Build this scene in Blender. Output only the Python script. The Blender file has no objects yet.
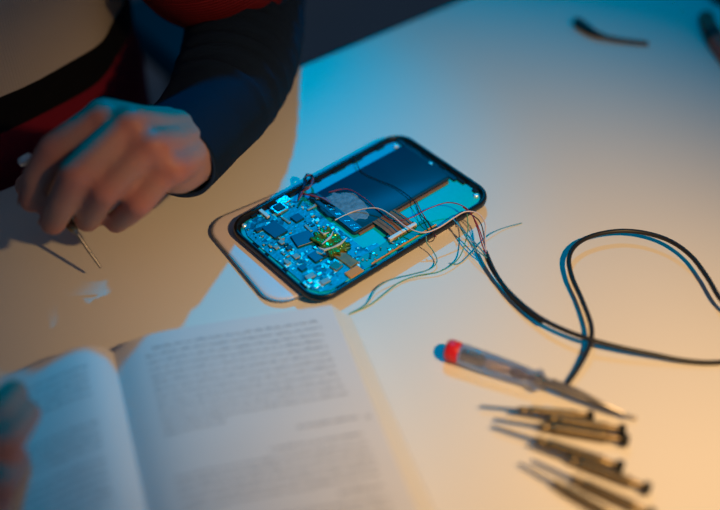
import bpy, bmesh, math, random
import numpy as np
from mathutils import Vector, Matrix, noise
random.seed(7)
S = bpy.context.scene
COL = S.collection
T = 0.75            # table top height
F = 1090.0
PITCH = math.radians(43.5)
CAMZ = T + 0.44
SP, CP = math.sin(PITCH), math.cos(PITCH)

def P(px, py, z=0.0):
    """point at height z above the table seen at (px,py) of the photograph"""
    x = (px-360)/F; y = (255-py)/F
    d = Vector((x, y*SP+CP, y*CP-SP))
    t = (CAMZ-(T+z))/-d.z
    return Vector((d.x*t, d.y*t, T+z))

# ------------------------------------------------------------------ materials
MATS = {}
def mat(name, col, rough=0.5, metal=0.0, vary=0.08, vscale=60, bump=0.0, bscale=200, spec=0.5, trans=0.0, ior=1.45, coat=0.0, sss=0.0):
    if name in MATS: return MATS[name]
    m = bpy.data.materials.new(name); m.use_nodes = True
    nt = m.node_tree; N = nt.nodes; L = nt.links
    b = N['Principled BSDF']
    tc = N.new('ShaderNodeTexCoord'); nz = N.new('ShaderNodeTexNoise')
    nz.inputs['Scale'].default_value = vscale; nz.inputs['Detail'].default_value = 4
    L.new(tc.outputs['Object'], nz.inputs['Vector'])
    mx = N.new('ShaderNodeMix'); mx.data_type = 'RGBA'
    mx.inputs[6].default_value = (*[c*(1-vary) for c in col], 1)
    mx.inputs[7].default_value = (*[min(1, c*(1+vary)) for c in col], 1)
    L.new(nz.outputs['Fac'], mx.inputs[0]); L.new(mx.outputs[2], b.inputs['Base Color'])
    b.inputs['Roughness'].default_value = rough; b.inputs['Metallic'].default_value = metal
    b.inputs['Specular IOR Level'].default_value = spec
    b.inputs['Transmission Weight'].default_value = trans; b.inputs['IOR'].default_value = ior
    b.inputs['Coat Weight'].default_value = coat
    if sss:
        b.inputs['Subsurface Weight'].default_value = sss
        b.inputs['Subsurface Radius'].default_value = (1, .35, .2); b.inputs['Subsurface Scale'].default_value = 0.004
    if bump:
        n2 = N.new('ShaderNodeTexNoise'); n2.inputs['Scale'].default_value = bscale
        L.new(tc.outputs['Object'], n2.inputs['Vector'])
        bp = N.new('ShaderNodeBump'); bp.inputs['Strength'].default_value = bump; bp.inputs['Distance'].default_value = 0.001
        L.new(n2.outputs['Fac'], bp.inputs['Height']); L.new(bp.outputs['Normal'], b.inputs['Normal'])
    MATS[name] = m
    return m

M_table = mat('table_laminate', (.81, .77, .71), .55, vary=.015, vscale=8, bump=.02, bscale=900, spec=.3)
M_floor = mat('dark_floor', (.22, .23, .25), .6, vary=.2, vscale=5)
M_wood = mat('table_leg_paint', (.3, .3, .3), .5)
M_black = mat('black_plastic', (.010, .011, .014), .34, vary=.2)
M_blackm = mat('black_metal', (.02, .018, .016), .3, metal=.6)
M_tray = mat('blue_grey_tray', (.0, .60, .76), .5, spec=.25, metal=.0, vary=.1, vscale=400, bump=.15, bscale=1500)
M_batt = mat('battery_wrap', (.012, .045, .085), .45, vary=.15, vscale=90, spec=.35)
M_battband = mat('battery_band', (.008, .009, .012), .3)
M_patch = mat('adhesive_residue', (.15, .26, .34), .75, vary=.7, vscale=420, bump=.6, bscale=900)
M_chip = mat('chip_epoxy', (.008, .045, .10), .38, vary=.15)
M_smd = [mat('solder_tin', (.85, .88, .86), .3, metal=.35), mat('capacitor_tan', (.42, .34, .22), .5), mat('component_black', (.02, .02, .025), .4), mat('component_grey', (.3, .36, .38), .45)]
M_shieldm = mat('shield_steel', (.6, .66, .68), .35, metal=.8, bump=.3, bscale=600)
M_flex = mat('flex_brown', (.30, .12, .035), .5, spec=.2, vary=.3, vscale=300)
M_gold = mat('flex_gold', (.78, .28, .04), .5, spec=.2)
M_green = mat('green_board', (.02, .20, .10), .35, vary=.3, vscale=300)
M_foil = mat('green_foil', (.16, .30, .05), .2, metal=.5, vary=.6, vscale=220, bump=1.0, bscale=260)
M_white = mat('white_plastic', (.75, .73, .70), .4)
M_silver = mat('silver_shell', (.82, .72, .72), .42, metal=.0, vary=.04)
M_shellrim = mat('shell_rim', (.30, .30, .32), .4, metal=.3)
M_cable = mat('cable_black', (.012, .011, .011), .45)
M_cablebr = mat('cable_red_brown', (.50, .09, .06), .5)
M_wpink = mat('wire_pink', (.75, .58, .55), .4)
M_wred = mat('wire_red', (.30, .03, .04), .4)
M_wblack = mat('wire_black', (.03, .015, .02), .4)
M_wteal = mat('wire_teal', (.10, .33, .32), .4)
M_wblue = mat('wire_blue', (.10, .34, .48), .4)
M_wgreen = mat('wire_green', (.12, .36, .22), .4)
M_clear = mat('clear_acrylic', (.86, .86, .94), .12, trans=.92, ior=1.35, vary=.02)
M_redcap = mat('red_plastic', (.70, .012, .02), .35)
M_steel = mat('steel', (.30, .28, .27), .36, metal=.9, vary=.15)
M_brushed = mat('brushed_steel', (.26, .19, .10), .38, metal=.85, vary=.2, bump=.3, bscale=900)
M_paper = mat('book_paper', (.74, .73, .74), .75, vary=.02, spec=.2)
M_print = mat('printed_ink', (.36, .36, .38), .8)
M_cover = mat('book_cover', (.75, .73, .7), .6)
M_edge = None
M_skin = mat('skin', (.45, .235, .19), .5, vary=.14, vscale=45, bump=.25, bscale=350, sss=.15, spec=.35)
M_nail = mat('fingernail', (.6, .36, .28), .35)
M_hair = mat('dark_hair', (.03, .02, .015), .6)
M_jeans = mat('dark_denim', (.15, .15, .18), .85, vary=.2, vscale=300)
M_chair = mat('chair_fabric', (.03, .03, .035), .85, vary=.2, vscale=100)
M_arm = mat('chair_armrest', (.012, .024, .036), .6)
M_blackmetal = mat('chair_metal', (.03, .03, .03), .4, metal=.5)

def skin_flush(m):
    nt = m.node_tree; N = nt.nodes; L = nt.links; b = N['Principled BSDF']
    src = b.inputs['Base Color'].links[0].from_socket
    at = N.new('ShaderNodeAttribute'); at.attribute_name = 'flush'
    mx = N.new('ShaderNodeMix'); mx.data_type = 'RGBA'; L.new(at.outputs['Fac'], mx.inputs[0]); L.new(src, mx.inputs[6])
    mx.inputs[7].default_value = (.56, .15, .11, 1); L.new(mx.outputs[2], b.inputs['Base Color'])
skin_flush(M_skin)
def page_edge_mat():
    m = bpy.data.materials.new('page_edges'); m.use_nodes = True
    N = m.node_tree.nodes; L = m.node_tree.links; b = N['Principled BSDF']
    tc = N.new('ShaderNodeTexCoord'); w = N.new('ShaderNodeTexWave')
    w.bands_direction = 'Z'; w.inputs['Scale'].default_value = 900; w.inputs['Distortion'].default_value = 1
    L.new(tc.outputs['Object'], w.inputs['Vector'])
    r = N.new('ShaderNodeMix'); r.data_type = 'RGBA'
    r.inputs[6].default_value = (.72, .66, .56, 1); r.inputs[7].default_value = (.80, .76, .68, 1)
    L.new(w.outputs['Fac'], r.inputs[0]); L.new(r.outputs[2], b.inputs['Base Color']); b.inputs['Roughness'].default_value = .8
    return m
M_pageedge = page_edge_mat()

def knit_mat(name, zones):
    """zones(nt) -> colour socket;  knit bump on top"""
    m = bpy.data.materials.new(name); m.use_nodes = True
    nt = m.node_tree; N = nt.nodes; L = nt.links; b = N['Principled BSDF']
    b.inputs['Roughness'].default_value = .9; b.inputs['Specular IOR Level'].default_value = .15
    L.new(zones(nt), b.inputs['Base Color'])
    uv = N.new('ShaderNodeUVMap')
    w = N.new('ShaderNodeTexWave'); w.inputs['Scale'].default_value = 55; w.bands_direction = 'X'
    w2 = N.new('ShaderNodeTexWave'); w2.inputs['Scale'].default_value = 55; w2.bands_direction = 'Y'
    ad = N.new('ShaderNodeMath'); ad.operation = 'MULTIPLY'
    L.new(uv.outputs[0], w.inputs['Vector']); L.new(uv.outputs[0], w2.inputs['Vector'])
    L.new(w.outputs['Fac'], ad.inputs[0]); L.new(w2.outputs['Fac'], ad.inputs[1])
    bp = N.new('ShaderNodeBump'); bp.inputs['Strength'].default_value = .9 if 'sleeve' in name else .25; bp.inputs['Distance'].default_value = .0016
    L.new(ad.outputs[0], bp.inputs['Height']); L.new(bp.outputs['Normal'], b.inputs['Normal'])
    return m

# ------------------------------------------------------------------ mesh helpers
class MB:
    def __init__(s): s.v = []; s.f = []; s.mi = []; s.cur = 0
    def add(s, vs, fs):
        o = len(s.v); s.v += [tuple(v) for v in vs]
        for f in fs: s.f.append([i+o for i in f]); s.mi.append(s.cur)
    def loft(s, rings, cap0=True, cap1=True, closed=True):
        n = len(rings[0]); vs = [p for r in rings for p in r]; fs = []
        for i in range(len(rings)-1):
            for j in range(n if closed else n-1):
                k = (j+1) % n
                fs.append([i*n+j, i*n+k, (i+1)*n+k, (i+1)*n+j])
        if cap0: fs.append(list(range(n))[::-1])
        if cap1: fs.append([(len(rings)-1)*n+j for j in range(n)])
        s.add(vs, fs)
    def box(s, c, d, rot=0.0, bev=0.0):
        """bevelled box centred c with size d, turned about z"""
        x, y, z = d[0]/2, d[1]/2, d[2]/2; b = min(bev, x*.8, y*.8, z*.8) if bev else min(x, y, z)*.15
        cr, sr = math.cos(rot), math.sin(rot)
        def ring(ix, iz):
            hx, hy = x-ix, y-ix
            k = b
            pts = [(hx, -hy+k), (hx, hy-k), (hx-k, hy), (-hx+k, hy), (-hx, hy-k), (-hx, -hy+k), (-hx+k, -hy), (hx-k, -hy)]
            return [(c[0]+p[0]*cr-p[1]*sr, c[1]+p[0]*sr+p[1]*cr, c[2]+iz) for p in pts]
        s.loft([ring(b, -z), ring(0, -z+b), ring(0, z-b), ring(b, z)])
    def build(s, name, m, parent=None, smooth=False, fix=True):
        me = bpy.data.meshes.new(name); me.from_pydata(s.v, [], s.f); me.validate()
        ms = m if isinstance(m, (list, tuple)) else [m]
        for k in ms: me.materials.append(k)
        if len(ms) > 1 and len(me.polygons) == len(s.mi): me.polygons.foreach_set('material_index', s.mi)
        if fix:
            bm = bmesh.new(); bm.from_mesh(me); bmesh.ops.recalc_face_normals(bm, faces=bm.faces); bm.to_mesh(me); bm.free()
        if smooth:
            me.polygons.foreach_set('use_smooth', [True]*len(me.polygons))
            if smooth != 'all': me.set_sharp_from_angle(angle=math.radians(40))
        o = bpy.data.objects.new(name, me); COL.objects.link(o)
        if parent: o.parent = parent
        return o

def catmull(pts, n=8):
    pts = [Vector(p) for p in pts]
    if len(pts) < 3:
        return [pts[0].lerp(pts[-1], i/n) for i in range(n+1)]
    e = [2*pts[0]-pts[1]]+pts+[2*pts[-1]-pts[-2]]; out = []
    for i in range(1, len(e)-2):
        a, b, c, d = e[i-1:i+3]
        for k in range(n):
            t = k/n
            out.append(.5*((2*b)+(c-a)*t+(2*a-5*b+4*c-d)*t*t+(3*b-a-3*c+d)*t**3))
    out.append(pts[-1]); return out

def tube_mb(mb, pts, r, seg=8, taper=None):
    """pts: smooth list; r number or list"""
    n = len(pts); rings = []; up = None
    for i, p in enumerate(pts):
        t = (pts[min(i+1, n-1)]-pts[max(i-1, 0)])
        t = t.normalized() if t.length > 1e-9 else Vector((1, 0, 0))
        if up is None:
            up = Vector((0, 0, 1)) if abs(t.z) < .9 else Vector((1, 0, 0))
        up = (up-t*up.dot(t)).normalized(); sd = t.cross(up)
        rr = r[i] if isinstance(r, (list, tuple)) else r
        rings.append([p+(up*math.cos(a)+sd*math.sin(a))*rr for a in [2*math.pi*k/seg for k in range(seg)]])
    mb.loft(rings)

def wire(name, pts, r, m, parent=None, n=8, seg=8):
    mb = MB(); tube_mb(mb, catmull(pts, n), r, seg); return mb.build(name, m, parent, smooth=True)

def lathe_mb(mb, p, q, prof, seg=20):
    """prof: list of (fraction along p->q, radius)"""
    p, q = Vector(p), Vector(q); ax = (q-p); t = ax.normalized()
    up = Vector((0, 0, 1)) if abs(t.z) < .9 else Vector((1, 0, 0))
    up = (up-t*up.dot(t)).normalized(); sd = t.cross(up)
    mb.loft([[p+ax*f+(up*math.cos(a)+sd*math.sin(a))*r for a in [2*math.pi*k/seg for k in range(seg)]] for f, r in prof])

def rrect(L, W, r, n=8, cx=0, cy=0, z=0):
    pts = []
    for qx, qy, a0 in ((1, 1, 0), (-1, 1, 90), (-1, -1, 180), (1, -1, 270)):
        for k in range(n+1):
            a = math.radians(a0+90*k/n)
            pts.append((cx+qx*(L/2-r)+r*math.cos(a), cy+qy*(W/2-r)+r*math.sin(a), z))
    return pts

def tag(o, label=None, cat=None, group=None, kind=None):
    if label: o['label'] = label
    if cat: o['category'] = cat
    if group: o['group'] = group
    if kind: o['kind'] = kind
    return o
def empty(name, loc=(0, 0, 0), rz=0):
    o = bpy.data.objects.new(name, None); o.empty_display_size = .02; COL.objects.link(o)
    o.location = loc; o.rotation_euler = (0, 0, rz); return o

# ------------------------------------------------------------------ setting
e0 = P(0, 190); e1 = P(460, 0)
U = (e1-e0); U.z = 0; U.normalize()                 # along the table's far edge
NN = Vector((-U.y, U.x, 0))                         # away from the table, towards the person
UANG = math.atan2(U.y, U.x)
def TU(s, n, z=0): return Vector((e0.x, e0.y, T))+U*s+NN*n+Vector((0, 0, z))

mb = MB(); mb.box((0, .6, -.01), (7, 7, .02), 0, .001)
tag(mb.build('floor', M_floor), kind='structure')
tb = empty('table', TU(.35, -.45)-Vector((0, 0, T)), UANG)
tag(tb, 'plain white table the person works at, everything lies on it', 'table')
mb = MB()
rings = [rrect(1.9-i, .9-i, .02-i/2.01, 5, z=z) for i, z in ((.003, T-.028), (0, T-.026), (0, T-.002), (.0012, T-.0006), (.004, T))]
mb.loft(rings); mb.build('tabletop', M_table, tb)
for sx in (-1, 1):
    for sy in (-1, 1):
        mb = MB(); mb.box((sx*.88, sy*.38, (T-.028)/2), (.045, .045, T-.028), 0, .003); mb.build('leg', M_wood, tb)

# ------------------------------------------------------------------ phone
PH_Z = .0099
cA, cB, cC, cD = [P(x, y, PH_Z) for x, y in ((224.7, 222.6), (399.4, 128.2), (498, 195), (315.4, 305.5))]
pc = (cA+cB+cC+cD)/4
dx = ((cB-cA)+(cC-cD)).normalized(); pang = math.atan2(dx.y, dx.x)
PL, PW = .1405, .0875
print('phone', pc, math.degrees(pang), (cB-cA).length, (cC-cD).length, (cD-cA).length, (cC-cB).length)
PX = Vector((math.cos(pang), math.sin(pang), 0)); PY = Vector((-PX.y, PX.x, 0))
phone = empty('smartphone', (pc.x, pc.y, T+.0041), pang)
tag(phone, 'opened black smartphone showing its circuit board and battery, lying on the silver back shell', 'smartphone')
PB = .0041                                     # base height above table
def pl(px, py, z=.0080):
    q = P(px, py, z)-Vector((pc.x, pc.y, 0)); return (q.dot(PX), q.dot(PY))
def w2l(v): 
    q = v-Vector((pc.x, pc.y, 0)); return Vector((q.dot(PX), q.dot(PY), v.z-T-PB))
R = .0135
def contour(i, z, n=10): return rrect(PL-2*i, PW-2*i, R-i*.8, n, z=z)
mb = MB()
H = .0058
mb.loft([contour(.003, 0), contour(.0012, .0006), contour(.0002, .002), contour(0, .0034), contour(.0002, .0047), contour(.0006, .0055), contour(.0012, H), contour(.0020, .0057), contour(.0024, .0052), contour(.0030, .0026), contour(.0042, .0022)], cap0=True, cap1=True)
mb.build('frame', M_black, phone, smooth=True)
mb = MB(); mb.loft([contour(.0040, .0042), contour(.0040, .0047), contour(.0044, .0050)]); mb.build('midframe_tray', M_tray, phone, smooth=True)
# dark clips along the rim
def rim_box(x, y, lx, ly, z=.0054, h=.0016, m=None, name='rim_clip'):
    m = m or mat('clip_black', (.012, .02, .03), .7, spec=.15)
    mb = MB(); mb.box((x, y, z), (lx, ly, h), 0, .0002); return mb.build(name, m or M_black, phone)
for k in range(7):
    x = -.050+k*.0165+random.uniform(-.004, .004)
    rim_box(x, PW/2-.0040, random.uniform(.003, .011), random.uniform(.0012, .0022))
for k in range(5):
    x = -.046+k*.022+random.uniform(-.004, .004)
    rim_box(x, -PW/2+.0039, random.uniform(.003, .008), .0013)
for k in range(5):
    rim_box(PL/2-.0050, -.030+k*.0145+random.uniform(-.003, .003), random.uniform(.0022, .0036), random.uniform(.003, .0085))
for k in range(4):
    rim_box(-PL/2+.0041, -.026+k*.015+random.uniform(-.004, .004), .0013, random.uniform(.002, .006))
# battery
bx0, by1 = pl(309, 196); bx1, by0 = pl(452, 180)
c0 = pl(403, 147); c1 = pl(350, 236)
bx0 = (bx0+c1[0])/2; bx1 = (bx1+c0[0])/2; by1 = c0[1]; by0 = (by0+c1[1])/2
print('battery', bx0, bx1, by0, by1)
bz = .0050
mb = MB(); L_, W_ = bx1-bx0, by1-by0; bcx, bcy = (bx0+bx1)/2, (by0+by1)/2
mb.loft([rrect(L_-2*i, W_-2*i, .0022, 5, bcx, bcy, z) for i, z in ((.0003, bz), (0, bz+.0005), (0, bz+.0022), (.0006, bz+.0028))])
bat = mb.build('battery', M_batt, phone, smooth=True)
mb = MB(); mb.loft([rrect(.0062, W_-.001, .001, 3, bx0+.0036, bcy, z) for z in (bz+.0026, bz+.0031)]); mb.build('protection_strip', M_battband, bat)
for k, (q, l) in enumerate(((.12, .006), (.32, .004), (.42, .006), (.55, .010), (.74, .004), (.86, .003), (.93, .003))):
    mb = MB(); yy = by1-q*W_
    for j in range(3):
        mb.box((bx0+.0026+j*.0009, yy-j*.0006, bz+.0032), (.0004, l*.22, .0002))
    mb.build('contact_mark', M_smd[0], bat)
mb = MB(); yb = pl(452, 182)[1]; xe = PL/2-.0050
mb.box(((bx1+xe)/2+.0003, (yb+PW/2-.006)/2, .0056), (xe-bx1-.0006, PW/2-.006-yb, .0012), 0, .0003); mb.build('end_bar', M_battband, phone)
# torn brass edge strip along battery's long side
mb = MB(); mb.box((bcx, by0-.0008, bz+.0006), (L_-.006, .0016, .0012), 0, .0002); mb.build('brown_tape', M_flex, bat)
# adhesive residue
px_, py_ = pl(346, 201, .0135)
mb = MB(); pts = []
for k in range(48):
    a = 2*math.pi*k/48; r = 1+.10*math.sin(3*a+1)+.07*math.sin(7*a)+.05*math.sin(13*a)
    pts.append((.0105*math.cos(a)*r, .0155*math.sin(a)*r))
ca, sa = math.cos(math.radians(12)), math.sin(math.radians(12))
def rot(p): return (px_+p[0]*ca-p[1]*sa, py_+p[0]*sa+p[1]*ca)
mb.loft([[(*rot((p[0]*s, p[1]*s)), bz+z) for p in pts] for s, z in ((1, .0028), (.97, .0030), (.5, .0031))])
mb.build('adhesive_residue', M_patch, bat)
mb = MB(); mb.loft([[(*rot((p[0]*1.28*s-.002, p[1]*1.25*s)), bz+z) for p in pts] for s, z in ((.86, .00275), (.84, .00288))])
mb.build('blue_film', mat('film_blue', (.02, .06, .10), .5, spec=.2), bat)

# circuit board
def board_mat():
    m = bpy.data.materials.new('circuit_board_mask'); m.use_nodes = True
    N = m.node_tree.nodes; L = m.node_tree.links; b = N['Principled BSDF']
    tc = N.new('ShaderNodeTexCoord')
    v = N.new('ShaderNodeTexVoronoi'); v.distance = 'CHEBYCHEV'; v.inputs['Scale'].default_value = 420
    L.new(tc.outputs['Object'], v.inputs['Vector'])
    v2 = N.new('ShaderNodeTexVoronoi'); v2.distance = 'MANHATTAN'; v2.inputs['Scale'].default_value = 210
    L.new(tc.outputs['Object'], v2.inputs['Vector'])
    cr = N.new('ShaderNodeValToRGB'); cr.color_ramp.interpolation = 'CONSTANT'
    e = cr.color_ramp.elements; e[0].color = (.004, .06, .09, 1); e[1].position = .42; e[1].color = (.01, .22, .28, 1)
    for p_, c_ in ((.5, (.25, .72, .74, 1)), (.66, (.01, .07, .09, 1)), (.8, (.92, 1, .95, 1))):
        q = e.new(p_); q.color = c_
    L.new(v.outputs['Color'], cr.inputs[0])
    mx = N.new('ShaderNodeMix'); mx.data_type = 'RGBA'; mx.blend_type = 'MIX'
    gt = N.new('ShaderNodeMath'); gt.operation = 'GREATER_THAN'; gt.inputs[1].default_value = .55
    L.new(v2.outputs['Color'], gt.inputs[0]); L.new(gt.outputs[0], mx.inputs[0])
    mx.inputs[6].default_value = (.0, .24, .32, 1); L.new(cr.outputs[0], mx.inputs[7])
    L.new(mx.outputs[2], b.inputs['Base Color'])
    b.inputs['Roughness'].default_value = .42; b.inputs['Metallic'].default_value = .1
    bp = N.new('ShaderNodeBump'); bp.inputs['Strength'].default_value = .4; bp.inputs['Distance'].default_value = .0004
    L.new(v.outputs['Distance'], bp.inputs['Height']); L.new(bp.outputs['Normal'], b.inputs['Normal'])
    return m
M_board = board_mat()
gx0 = -PL/2+.0052; gx1 = bx0-.0022
gy0 = -PW/2+.0052; gy1 = PW/2-.0062
mb = MB(); oz = .0048
outline = [(gx0+.008, gy0), (gx1+.008, gy0), (gx1+.008, gy0+.012), (gx1-.001, gy0+.014), (gx1-.001, gy1-.006), (gx1-.004, gy1), (gx0+.009, gy1), (gx0+.003, gy1-.003), (gx0, gy1-.010), (gx0, gy0+.009), (gx0+.003, gy0+.003)]
mb.loft([[(x, y, z) for x, y in outline] for z in (oz, oz+.0010)])
board = mb.build('circuit_board', M_board, phone)
BT = oz+.0010
def comp(name, px, py, sx, sy, h, r, m, z0=BT, par=None, n=1):
    x, y = pl(px, py, .0115)
    mb = MB(); mb.box((x, y, z0+h/2), (sx, sy, h), math.radians(r), .00025)
    return mb.build(name, m, par or board)
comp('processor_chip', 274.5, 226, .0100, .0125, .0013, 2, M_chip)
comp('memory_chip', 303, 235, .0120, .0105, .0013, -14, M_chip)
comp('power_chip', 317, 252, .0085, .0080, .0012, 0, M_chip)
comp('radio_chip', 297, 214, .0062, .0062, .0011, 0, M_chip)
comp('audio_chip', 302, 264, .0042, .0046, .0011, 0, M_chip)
comp('camera_module', 279, 205, .0088, .0078, .0018, 0, M_shieldm)
cm = comp('camera_lens', 279, 205, .0060, .0058, .0006, 0, M_battband, z0=BT+.0018)
comp('white_connector', 264, 210, .0024, .0085, .0016, 0, M_white)
comp('shield_can', 283, 196.5, .0085, .0055, .0010, 0, M_shieldm)
for px, py, sx, sy in ((312, 203, .008, .002), (286, 216, .002, .007), (308, 224, .002, .007), (289, 244, .004, .003), (281, 238, .003, .004), (296, 252, .004, .004), (310, 272, .006, .004), (325, 277, .006, .004), (287, 258, .003, .004), (276, 243, .003, .003), (258, 226, .004, .003)):
    comp('connector', px, py, sx, sy, .0010, random.choice((0, 3, -4)), random.choice((M_smd[3], M_smd[3], M_smd[2])))
random.seed(3)
blocks = [(*pl(274.5, 226, .0115), .0075), (*pl(303, 235, .0115), .008), (*pl(317, 252, .0115), .0058), (*pl(297, 214, .0115), .0045), (*pl(279, 205, .0115), .0062)]
cnt = 0
while cnt < 98:
    x = random.uniform(gx0+.002, gx1-.003); y = random.uniform(gy0+.003, gy1-.003)
    if any(abs(x-b[0]) < b[2] and abs(y-b[1]) < b[2] for b in blocks): continue
    s = random.uniform(.0006, .0015); mb = MB()
    mb.box((x, y, BT+s*.3), (s*random.choice((1, 1.9)), s, s*.6), random.choice((0, math.pi/2)), .0001)
    mb.build('surface_component', random.choice((M_smd[0], M_smd[0], M_smd[1], M_smd[2], M_smd[3])), board); cnt += 1
# green crumpled foil
fx, fy = pl(330, 238, .0125)
mb = MB(); n = 26; vs = []; fs = []
for i in range(n):
    for j in range(n):
        u, v = i/(n-1)-.5, j/(n-1)-.5
        k = 1-.25*abs(math.sin(5*math.atan2(v, u+.001)))
        h = .0016+.0016*noise.noise(Vector((u*5, v*5, 3)))+.0010*noise.noise(Vector((u*13, v*13, 7)))
        if i in (0, n-1) or j in (0, n-1): h = .0002
        vs.append((fx+u*.0165*k, fy+v*.026*k, BT+.0012+h))
for i in range(n-1):
    for j in range(n-1): fs.append([i*n+j, i*n+j+1, (i+1)*n+j+1, (i+1)*n+j])
mb.add(vs, fs); f = mb.build('green_foil', M_foil, board, smooth='all')
sd = f.modifiers.new('s', 'SOLIDIFY'); sd.thickness = .0003
for (a, b_, c_) in (((318, 229), (324, 233), (329, 231)), ((322, 243), (330, 236), (333, 230)), ((331, 247), (340, 243), (347, 236)), ((318, 246), (324, 249), (333, 246))):
    mb = MB(); tube_mb(mb, [w2l(P(*q, .0125)) + Vector((0, 0, .0011)) for q in (a, b_, c_)], [.0003, .0009, .0003], 8); mb.build('glare_stroke', M_smd[0], board, smooth=True)  # white strokes modelled in place of glare on the foil
x, y = pl(320, 247, .0125); mb = MB(); mb.loft([[(x+.0028*s*math.cos(a), y+.0028*s*math.sin(a), BT+z) for a in [k*math.pi/10 for k in range(20)]] for s, z in ((1, 0), (1, .0010), (.8, .0014))]); mb.build('round_coil', M_smd[3], board)
comp('yellow_green_flex', 345, 254, .0070, .0160, .0009, 4, mat('flex_olive', (.26, .15, .01), .5, vary=.7, vscale=250))
comp('gold_tab', 354, 268, .0100, .0058, .0010, 0, M_gold)
comp('olive_tab', 336, 262, .0060, .0060, .0009, 10, mat('tab_brown', (.22, .12, .02), .4, vary=.4, vscale=300))
# lower green sub board + display flex + connector
x0, y0 = pl(362, 262); x1, y1 = pl(432, 226)
mb = MB(); mb.box(((x0+x1)/2, gy0+.0048, .0054), (x1-x0+.004, .0088, .0010), 0, .0002); sub = mb.build('lower_board', M_green, phone)
mb = MB(); mb.box(((x0+x1)/2+.003, gy0+.0008, .0060), (x1-x0, .0011, .0006), 0, .0002); mb.build('gold_strip', M_gold, sub)
for k in range(26):
    x = random.uniform(x0, x0+.030); y = gy0+random.uniform(.002, .009); mb = MB()
    mb.box((x, y, .0062), (random.uniform(.0006, .0018), .0009, .0007)); mb.build('surface_component', random.choice(M_smd), sub)
ax, ay = pl(394, 220, .0125)
mb = MB(); fl = [(-.009, bz+.0031), (-.004, bz+.0034), (.002, bz+.0036), (.006, bz+.0030), (.010, .0072)]
# ribbon runs across the battery edge towards the connector (local -y)
fw = .0175
mb.loft([[(ax-fw/2, ay-d, z), (ax+fw/2, ay-d, z), (ax+fw/2, ay-d, z-.0003), (ax-fw/2, ay-d, z-.0003)] for d, z in fl])
fb = mb.build('ribbon_cable', M_flex, phone)
for k in range(6):
    mb = MB(); xx = ax-fw/2+.0022+k*.0026
    mb.loft([[(xx, ay-d, z+.00012), (xx+.0007, ay-d, z+.00012), (xx+.0007, ay-d, z-.0001), (xx, ay-d, z-.0001)] for d, z in fl]); mb.build('trace', M_wblack if k % 2 else mat('trace_brown', (.16, .06, .02), .5, spec=.2), fb)
q0 = pl(389, 235, .0130); q1 = pl(416, 219, .0130)
mb = MB(); mb.box(((q0[0]+q1[0])/2, (q0[1]+q1[1])/2, .0070), (math.dist(q0, q1), .0024, .0024), math.atan2(q1[1]-q0[1], q1[0]-q0[0]), .0003)
mb.build('white_connector_bar', M_white, phone)
mb = MB(); mb.box(((q0[0]+q1[0])/2, (q0[1]+q1[1])/2+.0022, .0068), (math.dist(q0, q1), .0016, .0018), math.atan2(q1[1]-q0[1], q1[0]-q0[0]), .0003)
mb.build('connector_latch', M_blackm, phone)
for px, py in ((396, 142), (479, 190), (312, 285), (243, 222), (300, 283), (436, 157)):
    x, y = pl(px, py, .011); x = max(-PL/2+.009, min(PL/2-.008, x)); y = max(-PW/2+.008, min(PW/2-.0075, y))
    mb = MB(); mb.loft([[(x+.0015*s*math.cos(a), y+.0015*s*math.sin(a), z) for a in [k*math.pi/8 for k in range(16)]] for s, z in ((1, .0050), (1, .0062), (.75, .0066))])
    mb.build('screw', M_smd[0], phone)

for ch in [k for k in bpy.data.objects if k.parent == phone and k.name != 'frame']: ch.location.z = -.0021
# back shell under the phone, shifted to the lower left
sL, sB = P(203.5, 224.5, .003), P(274, 308, .003)
sv = (sB-sL); SW = sv.length; sv.normalize(); sux = Vector((-sv.y, sv.x, 0)); SLn = .137
shc = (sL+sB)/2+sux*(SLn/2); sang = math.atan2(sux.y, sux.x); print('shell', SW, math.degrees(sang))
shell = empty('phone_back_shell', (shc.x, shc.y, T), sang)
tag(shell, 'silver back shell lying under the opened smartphone, sticking out at its left end', 'phone shell')
def sc(i, z, n=10): return rrect(SLn-2*i, SW-2*i, max(.003, R+.001-i*.8), n, z=z)
mb = MB(); mb.loft([sc(.0030, 0), sc(.0012, .0008), sc(.0004, .0018), sc(.0000, .0029), sc(.0003, .0035), sc(.0010, .0039), sc(.0020, .0040), sc(.006, .0040)])
mb.build('shell_body', M_silver, shell, smooth=True)
mb = MB(); mb.loft([sc(.0006, .0012), sc(-.0003, .0018), sc(-.0005, .0026), sc(-.0003, .0033), sc(.0002, .0033)], True, True)
mb.build('rim', M_shellrim, shell, smooth=True)

# ------------------------------------------------------------------ wires
def W(pts, lift=0): return [P(x, y, z-.0022*max(0, min(1, (z-.008)/.004))) for x, y, z in pts]
def on(pts): return pts
cab = empty('audio_cable', P(487, 256, 0)); cab.location = P(487, 256, 0)
tag(cab, 'black cable looping over the table from the smartphone to under the voltage tester', 'cable')
def cpart(name, pts, r, m, n=8, seg=10):
    o = wire(name, W(pts), r, m, None, n, seg); o.parent = cab
    o.matrix_parent_inverse = Matrix.Translation(-cab.location); return o
cp = [(485, 251, .009), (489, 262, .0075), (496, 275, .006), (508, 291, .005), (529, 310, .006), (553, 325, .0075), (587, 338.5, .008), (620, 347.5, .0065), (653, 354.5, .0045), (687, 361, .0025), (722, 362, .0018), (770, 352, .0018), (800, 335, .002), (795, 318, .004), (760, 306, .008), (740, 313, .010),
      (722, 301, .010), (707, 277, .010), (691, 256, .010), (670, 241, .0095), (645, 233, .0085), (620, 231, .008), (595, 235, .008), (577, 244, .008), (569, 258, .0078), (572, 277, .0078), (582, 300, .0075), (591, 325, .0085), (590, 344, .007), (580, 365, .0045), (567, 384, .0024), (562, 391, .0018)]
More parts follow.
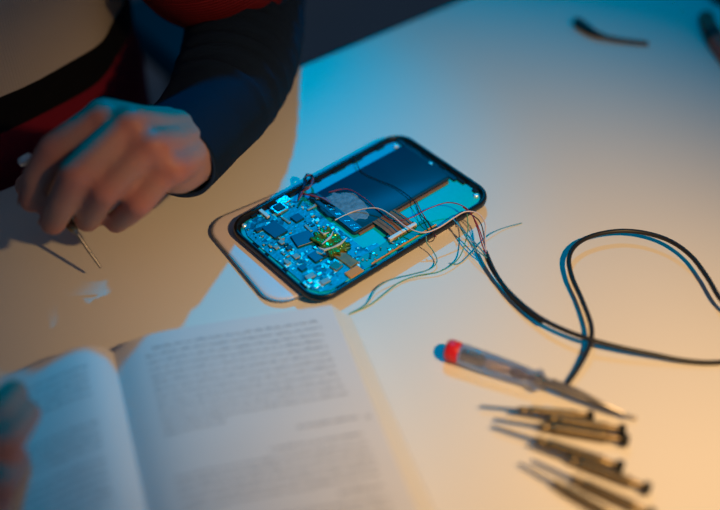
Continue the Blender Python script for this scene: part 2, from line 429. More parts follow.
cp = cp[:13]+[(790, 322, .004), (765, 319, .007), (742, 316, .009)]+cp[16:]
cp = [(x, y, z*.85) for x, y, z in cp]
cpart('sheath', cp, .00140, M_cable)
cpart('second_core', [(486, 252, .008), (492, 266, .0065), (499, 279, .005), (509, 295, .0035), (525, 311, .0035), (542, 323, .0045)], .0011, M_cable)
cpart('inner_wire', [(335, 220, .012), (355, 211, .013), (376, 208, .016), (391, 215, .0165), (405, 226, .0155), (422, 232.5, .0155), (438, 228, .016), (455, 217, .018), (466, 211.5, .0185), (478, 213.5, .018), (485, 223, .016), (485, 238, .013), (486, 252, .0095)], .00042, M_wpink)['label'] = 'thin pale pink inner wire'
cpart('inner_wire', [(463, 207, .017), (472, 215, .0165), (478, 230, .0145), (482, 244, .011), (486, 254, .009)], .0004, M_wred)['label'] = 'thin dark red inner wire'
cpart('inner_wire', [(329, 192, .0125), (347, 189, .0135), (363, 197, .014), (378, 210, .0125), (392, 220, .0135), (410, 218, .015), (430, 208, .016), (449, 202.5, .017), (466, 208, .0175), (476, 222, .016), (483, 240, .012), (487, 254, .009)], .00034, M_wred)['label'] = 'thin red inner wire crossing the battery'
cpart('inner_wire', [(453, 219, .012), (461, 228, .0115), (469, 236, .0105), (478, 246, .0095), (486, 255, .0085)], .0004, M_wblue)['label'] = 'thin pale blue inner wire'
cpart('inner_wire', [(457, 222, .010), (466, 237, .0085), (477, 250, .008), (487, 258, .008)], .0004, M_wteal)['label'] = 'thin teal inner wire'
cpart('inner_wire', [(456, 227, .0105), (456, 219, .0125), (461, 214, .0145), (470, 214, .015), (480, 222, .015), (484, 236, .013), (486, 252, .0085)], .00034, M_wblack)['label'] = 'thin black inner wire'

def thin(pts, r, m, name, label, group=None):
    pp = W(pts); o = empty(name, pp[0]); 
    bpy.data.objects.remove(o)
    o = wire(name, pp, r, m); tag(o, label, 'wire', group); return o
thin([(351, 313, .0006), (366, 304, .0008), (377, 288, .0025), (391, 279.5, .003), (413, 274, .002), (430, 269, .002), (437, 261, .003), (433, 251, .005), (427, 243, .008), (426, 236, .0128)], .00033, M_wteal, 'thin_wire', 'thin teal wire bending up to the phone edge in a tight curve')
thin([(349, 314, .0006), (371, 304, .0006), (397, 284, .0010), (416, 276, .0015), (441, 271, .002), (458, 259, .003), (465, 243, .006), (468, 228, .010), (467, 214, .0142)], .00033, M_wgreen, 'thin_wire', 'thin green wire in a wide curve from the book corner to the phone')
thin([(449, 263, .0006), (459, 263.5, .0006), (471, 253, .001), (480, 243, .0015), (491, 233.5, .002), (505, 227.5, .001), (522, 223, .0005)], .00032, M_wblue, 'thin_wire', 'short pale blue wire pointing right beside the cable end')
thin([(355, 157, .0136), (357, 164, .0128), (362, 172, .0128), (378, 180, .0128), (395, 187, .0130), (413, 200, .014), (420, 214, .0150), (428, 222, .0150), (434, 233, .0148), (434, 239, .0125), (430, 242, .010), (426, 240.5, .009)], .0003, M_wblack, 'thin_wire', 'thin black wire running across the battery and over the phone edge')
thin([(416, 201, .0118), (421, 211, .0125), (427, 221, .0130), (432, 230, .0140), (436, 237, .0142)], .00034, M_wred, 'thin_wire', 'short dark red wire on the tray next to the ribbon cable')
# twisted bundle near the battery corner
def knot(off, m, label):
    base = [(298, 199), (302, 191), (305, 183), (305, 177), (309, 174.5), (313, 178), (312, 184), (307, 188), (302, 192), (306, 194), (314, 195), (324, 199), (334, 206)]
    pts = [(x+off*1.6*math.sin(i*1.9), y+off*1.3*math.cos(i*1.9), .0128+.0012*math.sin(i*1.3+off)+(.002 if 2 < i < 8 else 0)) for i, (x, y) in enumerate(base)]
    thin(pts, .00045, m, 'twisted_wire', label)
knot(1, M_wred, 'dark red wire curled in a small loop at the battery corner')
knot(-1, M_wblack, 'black wire twisted around the red one at the battery corner')
knot(.2, mat('wire_purple', (.22, .10, .2), .4), 'purple wire twisted with the red loop at the battery corner')

# ------------------------------------------------------------------ short cable pieces top right
pp = W([(575, 20, .004), (580, 24, .004), (588, 29.5, .0038), (595, 33.5, .0035), (605, 37, .003), (622, 40.5, .002), (648, 43.5, .0016)])
cc = catmull(pp, 6); n = len(cc)
stub = empty('cable_stub', pp[2]-Vector((0, 0, .0038)))
tag(stub, 'short black cable end with a thick moulded tip at the top right', 'cable')
def sub(o, par): o.parent = par; o.matrix_parent_inverse = Matrix.Translation(-par.location); return o
mb = MB(); tube_mb(mb, catmull(pp[2:], 6), .0017, 10); sub(mb.build('cord', M_cable, smooth=True), stub)
c2 = catmull(pp[:5], 6); prof = [.0016, .0026, .0034, .0037, .0038, .0038, .0038, .0038, .0038, .0037, .0037, .0036, .0035, .0034, .0033, .0031, .0030, .0028, .0027, .0025, .0024, .0022, .0021, .0019, .0018]
mb = MB(); tube_mb(mb, c2, prof[:len(c2)], 12); sub(mb.build('moulded_tip', M_cable, smooth=True), stub)
pp = W([(705, 14, .006), (707, 22, .006), (712, 33, .006), (720, 46, .006), (732, 62, .006), (744, 76, .006)])
cc = catmull(pp, 5); rr = [.003, .0045, .0055]+[.006]*(len(cc)-4)+[.004]
han = empty('tool_handle', pp[2]-Vector((0, 0, .006)))
tag(han, 'reddish brown rounded tool handle cut off by the right border near the top', 'tool')
mb = MB(); tube_mb(mb, cc, rr, 14); sub(mb.build('grip', M_cablebr, smooth=True), han)
mb = MB(); tube_mb(mb, cc[10:14], .0064, 14); sub(mb.build('collar', M_cable, smooth=True), han)
mb = MB(); tube_mb(mb, catmull(W([(708, -12, .003), (716, -2, .003), (730, 4, .003), (750, 6, .003)]), 5), .0030, 10)
tag(mb.build('cable_piece', M_cable, smooth=True), 'black cable just entering the frame at the upper right corner', 'cable')

# ------------------------------------------------------------------ voltage tester screwdriver
A_ = P(446, 348.5, .0060); B_ = P(543, 381.5, .0060); C_ = P(626, 416, .0030)
vt = empty('voltage_tester', P(500, 368, 0)); tag(vt, 'clear handled voltage tester screwdriver with a red end cap', 'screwdriver')
def sp(mb, name, m, par=vt, smooth=True): return sub(mb.build(name, m, smooth=smooth), par)
ax = (B_-A_).normalized(); hl = (B_-A_).length
mb = MB(); lathe_mb(mb, A_, A_+ax*.0078, [(0, .0032), (.03, .0047), (.12, .0054), (.35, .0058), (.9, .0058), (1, .0053)], 28); sp(mb, 'end_cap', M_redcap)
# clear ribbed handle
mb = MB(); rings = []; seg = 36
up = Vector((0, 0, 1)); up = (up-ax*up.dot(ax)).normalized(); sdv = ax.cross(up)
for f_, r_ in ((.0, .0048), (.02, .0055), (.3, .0054), (.6, .0049), (.78, .0045), (.84, .0042), (.88, .0046), (.92, .0058), (.96, .0059), (.985, .0050), (1.0, .0038)):
    rings.append([A_+ax*(.0079+f_*(hl-.0079))+(up*math.cos(a)+sdv*math.sin(a))*(r_*(1+(.05*math.cos(6*a) if f_ < .85 else 0))) for a in [2*math.pi*k/seg for k in range(seg)]])
mb.loft(rings); sp(mb, 'clear_handle', M_clear)
mb = MB(); lathe_mb(mb, A_+ax*.009, A_+ax*.022, [(0, .002), (.1, .0026), (.9, .0026), (1, .002)], 16); sp(mb, 'contact_spring', M_steel)
mb = MB(); lathe_mb(mb, A_+ax*.0225, A_+ax*.036, [(0, .001), (.1, .0021), (.9, .0021), (1, .001)], 16); sp(mb, 'neon_lamp', mat('neon_glass', (.5, .42, .42), .25))
mb = MB(); lathe_mb(mb, A_+ax*.0362, B_-ax*.003, [(0, .0015), (.05, .0021), (.5, .0022), (.55, .0014), (1, .0014)], 16); sp(mb, 'resistor', mat('resistor_dark', (.16, .14, .20), .4))
mb = MB(); ax2 = (C_-B_).normalized()
lathe_mb(mb, B_-ax2*.004, C_, [(0, .0026), (.05, .0030), (.12, .0030), (.13, .0023), (.50, .0023), (.52, .0022), (.86, .0020), (.90, .0014), (1, .0011)], 18); sp(mb, 'shaft', M_steel)
mb = MB(); tube_mb(mb, catmull([B_+ax2*.004+up*.004, B_+ax2*.018+up*.0042, C_-ax2*.012+up*.0032+sdv*.001, C_-ax2*.002+up*.0014], 6), .0009, 8); sp(mb, 'pocket_clip', M_steel)
tipv = P(637, 418.5, .0012)
mb = MB(); lathe_mb(mb, C_-ax2*.001, tipv, [(0, .0010), (.7, .0009), (.9, .0012), (1, .0004)], 10); sp(mb, 'blade', M_steel)

# ------------------------------------------------------------------ precision screwdrivers
def make_driver(L=.070):
    root = empty('precision_screwdriver')
    mb = MB(); lathe_mb(mb, (0, 0, 0), (L*.34, 0, 0), [(0, .00045), (.06, .0007), (.5, .0008), (.92, .0009), (1, .0018)], 12); mb.build('blade', M_steel, root, smooth=True)
    mb = MB(); prof = [(0, .0012), (.03, .0020), (.10, .0026), (.12, .0022), (.16, .0022), (.18, .0028)]
    for k in range(14): prof += [(.20+k*.045, .0028), (.222+k*.045, .0031)]
    prof += [(.84, .0028), (.86, .0022), (.97, .0020), (1, .0016)]
    lathe_mb(mb, (L*.33, 0, 0), (L*.935, 0, 0), prof, 18); mb.build('knurled_handle', M_brushed, root, smooth=True)
    mb = MB(); lathe_mb(mb, (L*.93, 0, 0), (L, 0, 0), [(0, .0016), (.1, .0030), (.3, .0036), (.75, .0036), (1, .0028)], 18); mb.build('swivel_cap', M_blackm, root, smooth=True)
    return root
def copy_tree(o, parent=None):
    c = o.copy(); COL.objects.link(c)
    if parent: c.parent = parent
    for ch in [k for k in bpy.data.objects if k.parent == o]: copy_tree(ch, c)
    return c
DL = .070
proto = make_driver(DL)
drivers = [((480, 406), (594, 416.5), 'steel precision screwdriver topmost of the fan, its cap touching the tester shaft'),
           ((508, 412), (626, 430.5), 'steel precision screwdriver whose black cap lies just beyond the tester tip'),
           ((494, 419), (629, 440.5), 'thin precision screwdriver third from the top of the fan'),
           ((492, 426), (624, 468), 'precision screwdriver in the middle of the fan with the shorter reach to the right'),
           ((527, 444), (651, 489.5), 'precision screwdriver whose cap lies furthest right of the fan'),
           ((519, 463), (625, 524), 'lowest precision screwdriver of the fan, cut off by the bottom border'),
           ((532, 460), (655, 516), 'second lowest precision screwdriver of the fan, running out at the bottom border')]
def place_driver(o, a, b):
    d = b-a; s = d.length/DL; o.location = a
    o.rotation_mode = 'XYZ'
    o.rotation_euler = (0, -math.atan2(d.z, math.hypot(d.x, d.y)), math.atan2(d.y, d.x)); o.scale = (s, s if s < 1.02 else 1.0+(s-1)*.3, s if s < 1.02 else 1.0+(s-1)*.3)
for i, (a, b, lab) in enumerate(drivers):
    o = proto if i == 0 else copy_tree(proto)
    za, zb = .0026, .0037
    place_driver(o, P(*a, za), P(*b, zb)); print('driver', (P(*a, za)-P(*b, zb)).length)
    tag(o, lab, 'screwdriver', 'precision screwdrivers fanned out on the table')
held = copy_tree(proto)
hb, ha = P(23, 156, .064), P(101, 268, .012)
print('held', (ha-hb).length)
dd = (hb-ha)
held.location = ha; held.rotation_euler = (0, -math.atan2(dd.z, math.hypot(dd.x, dd.y)), math.atan2(dd.y, dd.x)); s = dd.length/DL; held.scale = (s, 1.25, 1.25)
tag(held, 'precision screwdriver held in the person\'s left hand, tip pointing at the table', 'screwdriver')
if 'group' in held: del held['group']
for ch in [k for k in bpy.data.objects if k.parent == held]:
    if ch.name.startswith('swivel_cap'):
        me = ch.data.copy(); me.materials.clear(); me.materials.append(M_smd[0]); ch.data = me

# ------------------------------------------------------------------ book
G0 = P(113, 352, .006); G1 = P(146, 510, .006)
bdir = (G1-G0); bdir.z = 0; bdir.normalize(); adir = Vector((-bdir.y, bdir.x, 0))
if adir.x < 0: adir = -adir
G0g = Vector((G0.x, G0.y, T))
BL = .205; BWd = .1175
def hgt(a):
    t = abs(a)
    if a < 0: return .0025+.0030*math.exp(-t/.01)+.0165*(1-math.exp(-t/.008))*math.exp(-(t/.046)**2)
    return .0055+.0115*(1-math.exp(-t/.011))*(1-.22*min(1, t/BWd))
def skew(a): return .085*max(0, a)
def BP(a, b, dz=0): return G0g+adir*a+bdir*(b+skew(a))+Vector((0, 0, hgt(a)+dz))
for px, py in ((140, 358), (313, 325), (333, 383), (152, 430), (270, 415), (337, 412), (164, 495), (360, 442), (335, 306), (320, 303), (409, 510)):
    q = P(px, py, .014)-G0g; print('page', (px, py), round(q.dot(adir), 4), round(q.dot(bdir), 4))
book = empty('open_book', G0g+bdir*.1); tag(book, 'thick open book with printed white pages at the lower left of the table', 'book')
bs = lambda mb, n, m, smooth=False, par=None: sub(mb.build(n, m, smooth=smooth), book)
for sgn in (1, -1):
    mb = MB()
    As = [0]+[BWd*(k/26)**1.6 for k in range(1, 27)]
    rows = []
    for jb in range(15):
        b = BL*jb/14
        top = [G0g+adir*(sgn*a)+bdir*(b+skew(sgn*a))+Vector((0, 0, hgt(sgn*a))) for a in As]
        ea = sgn*(BWd+.0115)
        outer = [G0g+adir*(sgn*(BWd+.0012))+bdir*(b+skew(sgn*BWd))+Vector((0, 0, hgt(sgn*BWd)-.0012*(sgn > 0)-.0004)), G0g+adir*ea+bdir*(b+skew(ea))+Vector((0, 0, .0012))]
        base = [G0g+adir*(sgn*.0)+bdir*b+Vector((0, 0, .0012))]
        rows.append(top+outer+base)
    n = len(rows[0]); vs = [p for r in rows for p in r]; fs = []; mi = []
    for i in range(14):
        for j in range(n):
            k = (j+1) % n; fs.append([i*n+j, i*n+k, (i+1)*n+k, (i+1)*n+j]); mi.append(0 if j < len(As)-1 else 1)
    fs.append(list(range(n))); mi.append(1); fs.append([14*n+j for j in range(n)]); mi.append(1)
    mb.add(vs, fs); mb.mi = mi
    blk = bs(mb, 'page_block', [M_paper, M_pageedge], smooth=True)
mb = MB(); c = G0g+bdir*(BL/2)
mb.box((0, 0, .0006), (2*BWd+.018, BL-.024, .0012), 0, .0003)
cv = mb.build('cover', M_cover, book); cv.location = (c-book.location); cv.rotation_euler = (0, 0, math.atan2(adir.y, adir.x))
# printed text
random.seed(11)
def text_lines(specs, name='printed_text'):
    mb = MB()
    for (a0, a1, b, xh, dens) in specs:
        a = a0
        while a < a1:
            wl = random.randint(2, 9)
            for k in range(wl):
                if a > a1: break
                w = xh*random.choice((.35, .5, .6)); h = xh*random.choice((.75, .8, .8, 1.25))
                bb = b-h+xh*.8
                if random.random() < .1: bb += xh*.4
                mb.add([BP(a, bb, .00012), BP(a+w, bb, .00012), BP(a+w, bb+h, .00012), BP(a, bb+h, .00012)], [[0, 1, 2, 3]])
                # letters are hollow: leave part of the cell open
                a += w+xh*.16*dens
            a += xh*.55
    return bs(mb, name, M_print)
LS = .0047
sp_ = []
a0, a1 = .016, .107
for k in range(13): sp_.append((a0+(.004 if k == 0 else 0), a1 if k != 12 else .045, .010+k*LS, .0015, 1.6))
b2 = .010+14.4*LS
sp_ += [(.078, .108, b2, .0014, 1.3), (.112, .114, b2+.001, .0015, 1), (.062, .108, b2+LS*2.2, .0015, 1.2)]
for k in range(5): sp_.append((a0, a1, b2+LS*(3.4+k), .0015, 1.6))
sp_ += [(.086, .107, b2+LS*8.8, .0016, 1)]
for k in range(9): sp_.append((a0, a1, b2+LS*(10.2+k), .0015, 1.6))
text_lines(sp_)
sp_ = []
for k in range(40):
    if k in (6, 7, 21): continue
    sp_.append((-.104, -.014 if k % 7 != 5 else -.05, .014+k*LS, .0015, 1.6))
text_lines(sp_)

# ------------------------------------------------------------------ person
sC = (P(128, 137)-Vector((e0.x, e0.y, T))).dot(U)-.105      # torso centre along the edge
print('torso centre s', sC)
def capsules(mb, chain, seg=14):
    """chain [(Vector, r)...] as overlapping closed solids"""
    for (p, r), (q, s) in zip(chain[:-1], chain[1:]):
        if (q-p).length < 1e-5: continue
        ax = (q-p).normalized(); L_ = (q-p).length
        up = Vector((0, 0, 1)) if abs(ax.z) < .9 else Vector((1, 0, 0))
        up = (up-ax*up.dot(ax)).normalized(); sd = ax.cross(up); rings = []
        for k in range(5):
            a = math.pi/2*(k+.15)/5; rings.append((p-ax*r*math.cos(a), r*math.sin(a)))
        rings.append((p, r)); rings.append((q, s))
        for k in range(4, -1, -1):
            a = math.pi/2*(k+.15)/5; rings.append((q+ax*s*math.cos(a), s*math.sin(a)))
        mb.loft([[c+(up*math.cos(t)+sd*math.sin(t))*rr for t in [2*math.pi*j/seg for j in range(seg)]] for c, rr in rings])
def V(px, py, z): return P(px, py, z)
body = MB()
# left hand (at the picture's left centre)
wrist = V(203, 140, .052)
fing = {
 'index': [(V(104, 116, .096), .0090), (V(55, 150, .082), .0093), (V(38, 177, .067), .0086), (V(33, 199, .052), .0078)],
 'middle': [(V(131, 122, .097), .0086), (V(76, 174, .080), .0089), (V(61, 204, .060), .0080), (V(53, 222, .043), .0074)],
 'ring': [(V(152, 144, .088), .0083), (V(105, 191, .070), .0084), (V(93, 209, .053), .0075), (V(87, 220, .038), .0070)],
 'pinky': [(V(171, 166, .075), .0079), (V(139, 203, .060), .0077), (V(126, 215, .047), .0069), (V(116, 222, .036), .0065)],
}
for k, ch in fing.items():
    print(k, 'meta', round((ch[0][0]-wrist).length, 3), [round((a[0]-b[0]).length, 3) for a, b in zip(ch, ch[1:])])
    capsules(body, ch)
    m0 = ch[0][0]
    cb = wrist.lerp(m0, .30)
    capsules(body, [(cb, .0150), (wrist.lerp(m0, .65)-Vector((0, 0, .002)), .0125), (m0-Vector((0, 0, .001)), ch[0][1]+.0017)])
capsules(body, [(wrist+Vector((0, 0, -.004)), .018), (wrist.lerp(fing['ring'][0][0], .6)-Vector((0, 0, .014)), .018), (wrist.lerp(fing['middle'][0][0], .8)-Vector((0, 0, .014)), .014)])
capsules(body, [(fing['index'][0][0]-Vector((0, 0, .004)), .0105), (fing['middle'][0][0]-Vector((0, 0, .004)), .0108), (fing['ring'][0][0]-Vector((0, 0, .004)), .0100), (fing['pinky'][0][0]-Vector((0, 0, .003)), .0090)])
th = [(wrist+Vector((-.012, -.004, -.010)), .015), (V(120, 170, .042), .0120), (V(66, 186, .036), .0095), (V(29, 186, .040), .0080)]
capsules(body, th)
elbow = V(246, -50, .055)
arm = [wrist, V(226, 92, .056), V(242, 45, .053), elbow]
capsules(body, [(wrist, .020), (arm[1]-Vector((0, 0, .004)), .022), (arm[2]-Vector((0, 0, .003)), .026), (elbow, .032)])
shoulder = TU(sC+.225, .17, .47)  # set outward and higher to block the blue lamp
capsules(body, [(elbow, .032), (shoulder, .050)])
# right hand resting on the left page (bottom left corner)
rw = V(-120, 500, .045)
rf = [[(V(-42, 448, .045), .0105), (V(-8, 425, .050), .0088), (V(8, 402, .038), .0078), (V(14, 394, .030), .0070)],
      [(V(-36, 470, .044), .0105), (V(2, 445, .050), .0090), (V(18, 424, .038), .0080), (V(26, 414, .029), .0072)],
      [(V(-40, 495, .040), .0100), (V(-4, 488, .047), .0086), (V(10, 470, .034), .0076), (V(15, 461, .027), .0069)],
      [(V(-50, 520, .036), .0090), (V(-20, 520, .040), .0076), (V(-6, 508, .031), .0068), (V(0, 500, .026), .0062)]]
for ch in rf:
    capsules(body, ch); capsules(body, [(rw, .018), (ch[0][0], ch[0][1]+.001)])
capsules(body, [(rf[0][0][0], .0105), (rf[1][0][0], .0105), (rf[2][0][0], .010), (rf[3][0][0], .009)])
capsules(body, [(rw, .017), (V(-90, 445, .036), .0125), (V(-55, 415, .034), .010), (V(-30, 396, .028), .0085)])
relb = TU(sC-.30, -.03, .045)
rsh = TU(sC-.185, .17, .44)
capsules(body, [(rw, .022), (relb, .036)]); capsules(body, [(relb, .040), (rsh, .052)])
# torso, neck, head
def torso_ring(z, a, b, n0, cnt=40, s0=None):
    return [TU((s0 if s0 is not None else sC)+a*math.cos(t), n0+b*math.sin(t), z) for t in [2*math.pi*k/cnt for k in range(cnt)]]
body.loft([torso_ring(z, a, b, n0) for z, a, b, n0 in ((-.27, .05, .05, .17), (-.24, .15, .10, .17), (-.1, .14, .10, .16), (.1, .15, .10, .16), (.3, .17, .10, .165), (.42, .18, .08, .17), (.48, .10, .06, .175), (.50, .05, .05, .18))])
capsules(body, [(shoulder, .05), (rsh, .05)])
capsules(body, [(TU(sC, .17, .44), .06), (TU(sC, .14, .60), .052)])
capsules(body, [(TU(sC, .125, .70), .078), (TU(sC, .10, .62), .055)])
capsules(body, [(TU(sC, .135, .715), .085), (TU(sC, .105, .72), .078)])
capsules(body, [(TU(sC, .030, .665), .012), (TU(sC, .030, .69), .008)])       # nose
for s_ in (-1, 1): capsules(body, [(TU(sC+s_*.078, .13, .68), .014), (TU(sC+s_*.084, .135, .70), .014)])
po = body.build('person', M_skin, fix=True)
rm = po.modifiers.new('remesh', 'REMESH'); rm.mode = 'VOXEL'; rm.voxel_size = .0019; rm.use_smooth_shade = True
sm = po.modifiers.new('smooth', 'SMOOTH'); sm.factor = .5; sm.iterations = 2
dg = bpy.context.evaluated_depsgraph_get(); dg.update()
me = bpy.data.meshes.new_from_object(po.evaluated_get(dg)); po.modifiers.clear()
old = po.data; po.data = me; print('body verts', len(me.vertices))
if not me.materials: me.materials.append(M_skin)
# redder skin over the knuckles and fingertips
fl = me.attributes.new('flush', 'FLOAT', 'POINT'); nv = len(me.vertices); cov = np.empty(nv*3); me.vertices.foreach_get('co', cov); cov = cov.reshape(-1, 3); fv = np.zeros(nv)
for ch in list(fing.values())+rf:
    for kk, rad_ in ((0, .012), (1, .010), (3, .009)):
        d2 = ((cov-np.array(ch[kk][0]))**2).sum(1); fv = np.maximum(fv, .8*np.exp(-d2/(rad_**2)))
fl.data.foreach_set('value', fv.astype(np.float32))
# put the person's origin at the seat
org = TU(sC, .15, -T); po.location = org; me.transform(Matrix.Translation(-org)); me.update()
tag(po, 'person in a beige, black, red and navy sweater holding a small screwdriver over the table', 'person')
def pp_sub(o): o.parent = po; o.matrix_parent_inverse = Matrix.Translation(-org); return o
for ch in (fing['index'], fing['middle'], fing['ring'], fing['pinky']):
    p, q = ch[2][0], ch[3][0]; d = (q-p).normalized(); out = (V(40, 150, .1)-V(100, 215, .05)); nrm = Vector((-.55, .1, .8)); nrm = (nrm-d*nrm.dot(d)).normalized(); sd = d.cross(nrm); r = ch[3][1]
    mb = MB(); rows = []
    for i in range(5):
        rows.append([q+d*(-.002+i*.0018)+(nrm*math.cos(a)+sd*math.sin(a))*(r*(1.02 if i < 4 else .86)) for a in [(-.7+1.4*k/6)*(1 if 0 < i < 4 else .8) for k in range(7)]])
    mb.loft(rows, False, False, closed=False); pp_sub(mb.build('fingernail', M_nail, smooth='all', fix=False))
mb = MB(); hr = MB()
capsules(hr, [(TU(sC, .155, .735), .092), (TU(sC, .125, .765), .080)])
pp_sub(hr.build('hair', M_hair, smooth='all'))

# --- sweater
def tint(c): return (*c, 1)
TAN, BLK, RED, NAVY = (.54, .47, .42), (.0045, .0045, .006), (.20, .008, .025), (.015, .034, .072)
def torso_zones(nt):
    N = nt.nodes; L = nt.links
    tc = N.new('ShaderNodeTexCoord'); sx = N.new('ShaderNodeSeparateXYZ'); L.new(tc.outputs['Object'], sx.inputs[0])
    def step(sock, edge):
        m = N.new('ShaderNodeMath'); m.operation = 'GREATER_THAN'; m.inputs[1].default_value = edge; L.new(sock, m.inputs[0]); return m.outputs[0]
    def mix(f, a, b):
        m = N.new('ShaderNodeMix'); m.data_type = 'RGBA'; L.new(f, m.inputs[0])
        for k, c in ((6, a), (7, b)):
            if isinstance(c, tuple): m.inputs[k].default_value = tint(c)
            else: L.new(c, m.inputs[k])
        return m.outputs[2]
    base = mix(step(sx.outputs['Z'], ZB), RED, BLK)
    tanb = mix(step(sx.outputs['X'], XB), TAN, BLK)
    return mix(step(sx.outputs['Z'], ZT), base, tanb)
ZB, ZT, XB = .024, .050, .150
M_torso = knit_mat('sweater_blocks', torso_zones)
def sleeve_zones(nt):
    N = nt.nodes; L = nt.links
    uv = N.new('ShaderNodeUVMap'); sx = N.new('ShaderNodeSeparateXYZ'); L.new(uv.outputs[0], sx.inputs[0])
    g = N.new('ShaderNodeMath'); g.operation = 'GREATER_THAN'; g.inputs[1].default_value = REDV; L.new(sx.outputs['Y'], g.inputs[0])
    m = N.new('ShaderNodeMix'); m.data_type = 'RGBA'; L.new(g.outputs[0], m.inputs[0])
    m.inputs[6].default_value = tint(NAVY); m.inputs[7].default_value = tint((.26, .012, .015)); return m.outputs[2]
REDV = 3.85
M_sleeve = knit_mat('sweater_sleeve', sleeve_zones)

def cloth_grid(name, rings, m, uvs, origin=None, rot=0, thick=.0025):
    mb = MB(); mb.loft(rings, False, False)
    if origin is not None:
        R_ = Matrix.Rotation(-rot, 3, 'Z'); mb.v = [tuple(R_ @ (Vector(v)-origin)) for v in mb.v]
    o = mb.build(name, m, smooth='all', fix=False)
    uv = o.data.uv_layers.new(name='UVMap'); n = len(rings[0])
    for p in o.data.polygons:
        for li in p.loop_indices:
            vi = o.data.loops[li].vertex_index; i, j = divmod(vi, n)
            jj = j+n if (j == 0 and any(o.data.loops[k].vertex_index % n == n-1 for k in p.loop_indices)) else j
            uv.data[li].uv = (jj/n*uvs[0], i/(len(rings)-1)*uvs[1])
    s = o.modifiers.new('solid', 'SOLIDIFY'); s.thickness = thick; s.offset = -1
    return o
# torso: local frame (x along edge, y away from table)
to = TU(sC, 0, 0)
prof = [(-.23, .17, .125), (-.15, .178, .128), (-.08, .176, .126), (-.03, .175, .125), (.02, .174, .126), (.06, .172, .127), (.12, .172, .128), (.2, .178, .128), (.3, .19, .125), (.38, .20, .115), (.43, .185, .10), (.47, .13, .085), (.50, .075, .068), (.525, .066, .062)]
zs = []; 
for (z0, a0_, b0_), (z1, a1_, b1_) in zip(prof, prof[1:]):
    for k in range(6):
        t = k/6; zs.append((z0+(z1-z0)*t, a0_+(a1_-a0_)*t, b0_+(b1_-b0_)*t))
rings = []
for z, a, b in zs:
    ring = []
    for k in range(90):
        t = 2*math.pi*k/90; w = .004*noise.noise(Vector((math.cos(t)*2.2, math.sin(t)*2.2, z*14)))+.003*noise.noise(Vector((math.cos(t)*5, math.sin(t)*5, z*30)))
        ring.append(TU(sC+(a+w)*math.copysign(abs(math.cos(t))**.85, math.cos(t)), .145+(b+w)*math.copysign(abs(math.sin(t))**.85, math.sin(t)), z))
    rings.append(ring)
sw = cloth_grid('sweater', rings, M_torso, (1.1*3, 3), to, UANG)
sw.parent = po; sw.matrix_parent_inverse = Matrix.Translation(-org); sw.location = to; sw.rotation_euler = (0, 0, UANG)
def sleeve(path, radii, side, uvY):
    c = catmull(path, 16); n = len(c); rad = []
    for i in range(n):
        f = i/(n-1)*(len(path)-1); k = min(int(f), len(path)-2); rad.append(radii[k]+(radii[k+1]-radii[k])*(f-k))
    rings = []; up = None; dist = 0
    for i in range(n):
        t = (c[min(i+1, n-1)]-c[max(i-1, 0)]).normalized()
        if i: dist += (c[i]-c[i-1]).length
        if up is None: up = Vector((0, 0, 1))
        up = (up-t*up.dot(t)).normalized(); sd = t.cross(up); ring = []
        for k in range(56):
            a = 2*math.pi*k/56
            amp = .0030*min(1, max(0, (dist-.050)/.02))
            fold = amp*(2*max(0, math.sin(dist*2*math.pi/.0145+1.0*math.sin(a+.6)+.8*math.sin(dist*60)))**2-.5)+.002*noise.noise(Vector((math.cos(a)*2, math.sin(a)*2, dist*14)))
            p = c[i]+(up*math.cos(a)*.93+sd*math.sin(a))*(rad[i]+fold*max(.12, math.cos(a)))
            if p.z < T+.0012 and (p-Vector((e0.x, e0.y, T))).dot(NN) < .01: p.z = T+.0012
            ring.append(p)
        rings.append(ring)
    o = cloth_grid('sleeve', rings, M_sleeve, (3, uvY))
    o.parent = sw; o.matrix_parent_inverse = sw.matrix_parent_inverse @ Matrix.Identity(4)
    return o, rings
def parent_keep(o, par, parmat):
    o.parent = par; o.matrix_parent_inverse = parmat.inverted()
swm = Matrix.Translation(to) @ Matrix.Rotation(UANG, 4, 'Z')
c0_ = V(171, 158, .056)
lp = [c0_, V(200, 128, .052), V(226, 93, .050), V(242, 52, .050), V(247, 0, .050), elbow, V(208, -72, .12), elbow.lerp(shoulder, .45), elbow.lerp(shoulder, .7), shoulder]
o, rg = sleeve(lp, [.0280, .0290, .0340, .0380, .0400, .046, .060, .074, .084, .084], 1, 6); parent_keep(o, sw, swm)  # unseen upper part widened to block blue light from the table's left
rp = [rw+Vector((-.005, .002, 0)), rw.lerp(relb, .3), rw.lerp(relb, .6), relb, relb.lerp(rsh, .35), relb.lerp(rsh, .7), rsh]
o, rg = sleeve(rp, [.030, .036, .044, .054, .058, .064, .070], -1, 5); parent_keep(o, sw, swm)

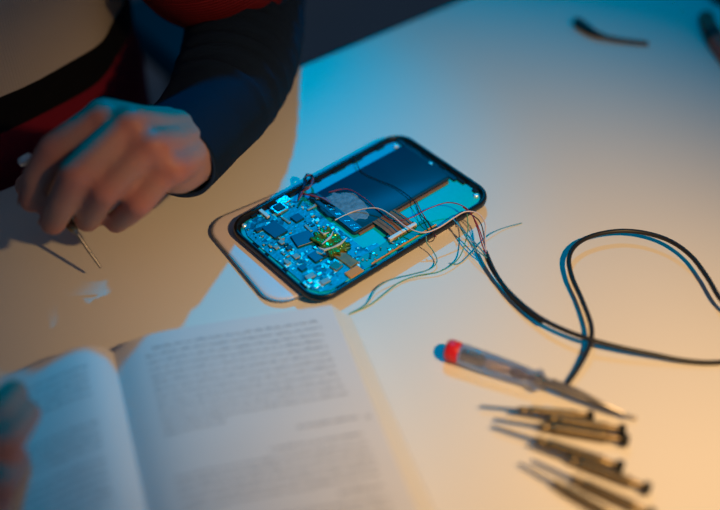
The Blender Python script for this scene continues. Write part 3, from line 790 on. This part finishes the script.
# trousers and chair
tr = MB()
for s_ in (-1, 1):
    hip = TU(sC+s_*.095, .17, -.24); knee = TU(sC+s_*.13, -.27, -.22); foot = TU(sC+s_*.15, -.22, -.70)
    capsules(tr, [(hip, .085), (knee, .062)], 24); capsules(tr, [(knee, .062), (foot, .042)], 24)
capsules(tr, [(TU(sC-.06, .17, -.2), .105), (TU(sC+.06, .17, -.2), .105)], 24)
pp_sub(tr.build('trousers', M_jeans, smooth=True))
for s_ in (-1, 1):
    mb = MB(); f0 = TU(sC+s_*.15, -.22, -.715); capsules(mb, [(f0+NN*.04, .034), (f0-NN*.12, .030)], 16)
    pp_sub(mb.build('shoe', M_black, smooth=True))
chair = empty('office_chair', TU(sC, .22, -T), UANG); tag(chair, 'dark upholstered armchair the person sits on behind the table', 'chair')
mb = MB(); mb.loft([rrect(.50-2*i, .46-2*i, .05, 6, 0, -.03, z) for i, z in ((.02, .34), (0, .36), (0, .40), (.02, .415))]); mb.build('seat', M_chair, chair, smooth=True)
mb = MB(); mb.loft([[(x, y+.26+.02*math.sin(x*6), z) for x, y, z in ((-.22, 0, z), (.22, 0, z), (.22, .05, z), (-.22, .05, z))] for z in (.46, .6, .8, .98)]); mb.build('backrest', M_chair, chair)
for s_ in (-1, 1):
    mb = MB(); mb.box((s_*.275, -.02, .62), (.06, .30, .03), 0, .01); ar = mb.build('armrest', M_arm, chair)
    mb = MB(); mb.box((s_*.275, .02, .50), (.03, .05, .22), 0, .005); mb.build('armrest_post', M_blackmetal, chair)
mb = MB(); lathe_mb(mb, (0, 0, .06), (0, 0, .345), [(0, .03), (.5, .03), (.5, .02), (1, .02)]); mb.build('column', M_blackmetal, chair)
for k in range(5):
    a = 2*math.pi*k/5+.3; mb = MB(); mb.box((.15*math.cos(a), .15*math.sin(a), .055), (.30, .04, .03), a, .005); lg = mb.build('leg', M_blackmetal, chair)
    mb = MB(); lathe_mb(mb, (.28*math.cos(a)-.012*math.sin(a), .28*math.sin(a)+.012*math.cos(a), .022), (.28*math.cos(a)+.012*math.sin(a), .28*math.sin(a)-.012*math.cos(a), .022), [(0, .02), (.1, .022), (.9, .022), (1, .02)]); mb.build('caster', M_black, chair)

# ------------------------------------------------------------------ camera, light
cam = bpy.data.cameras.new('camera'); co = bpy.data.objects.new('camera', cam); COL.objects.link(co)
co.location = (0, 0, CAMZ); co.rotation_euler = (math.pi/2-PITCH, 0, 0)
cam.sensor_width = 36; cam.lens = 36*F/720; cam.clip_start = .02; cam.clip_end = 50
fp = P(335, 225, .011)-co.location; fd = fp.dot(Vector((0, CP, -SP)))
cam.dof.use_dof = True; cam.dof.focus_distance = fd; cam.dof.aperture_fstop = 2.1
S.camera = co; print('focus', fd)

def lamp(name, kind, loc, energy, col, size, target=None, angle=None, blend=1.0):
    l = bpy.data.lights.new(name, kind); l.energy = energy; l.shadow_soft_size = size
    if max(col) <= 1 and min(col) >= 0: l.color = col
    else:
        l.use_nodes = True; nt = l.node_tree; em = nt.nodes['Emission']
        cx = nt.nodes.new('ShaderNodeCombineXYZ')
        for k in range(3): cx.inputs[k].default_value = col[k]
        nt.links.new(cx.outputs[0], em.inputs['Color'])
    if kind == 'SPOT': l.spot_size = math.radians(angle); l.spot_blend = blend
    o = bpy.data.objects.new(name, l); COL.objects.link(o); o.location = loc
    if target is not None: o.rotation_euler = (Vector(target)-Vector(loc)).to_track_quat('-Z', 'Y').to_euler()
    return o
ph = Vector((pc.x, pc.y, T))
bl = Vector((.032, ph.y+.65, T+.86))
# saturated blue LED lamp behind the person; its colour lies outside the display gamut (negative red)
lamp('blue_led_lamp', 'SPOT', bl, 23, (-.39, .36, 1.0), .022, (-.11, .50, T), 27, 1.0)
lamp('blue_led_lamp', 'SPOT', bl+Vector((.01, .01, .01)), 12.3, (-.34, .37, 1.0), .022, (-.02, .76, T), 56, 1.0)
wl = Vector((.25, .18, T+.39))
lamp('warm_desk_lamp', 'SPOT', wl, 9.2, (1.0, .61, .255), .014, (.095, .40, T), 70, 1.0)
w = bpy.data.worlds.new('world'); S.world = w; w.use_nodes = True
w.node_tree.nodes['Background'].inputs[0].default_value = (.35, .6, 1, 1); w.node_tree.nodes['Background'].inputs[1].default_value = .10
S.view_settings.view_transform = 'Standard'; S.view_settings.look = 'None'; S.view_settings.exposure = 0; S.view_settings.gamma = 1
S.view_settings.use_curve_mapping = False
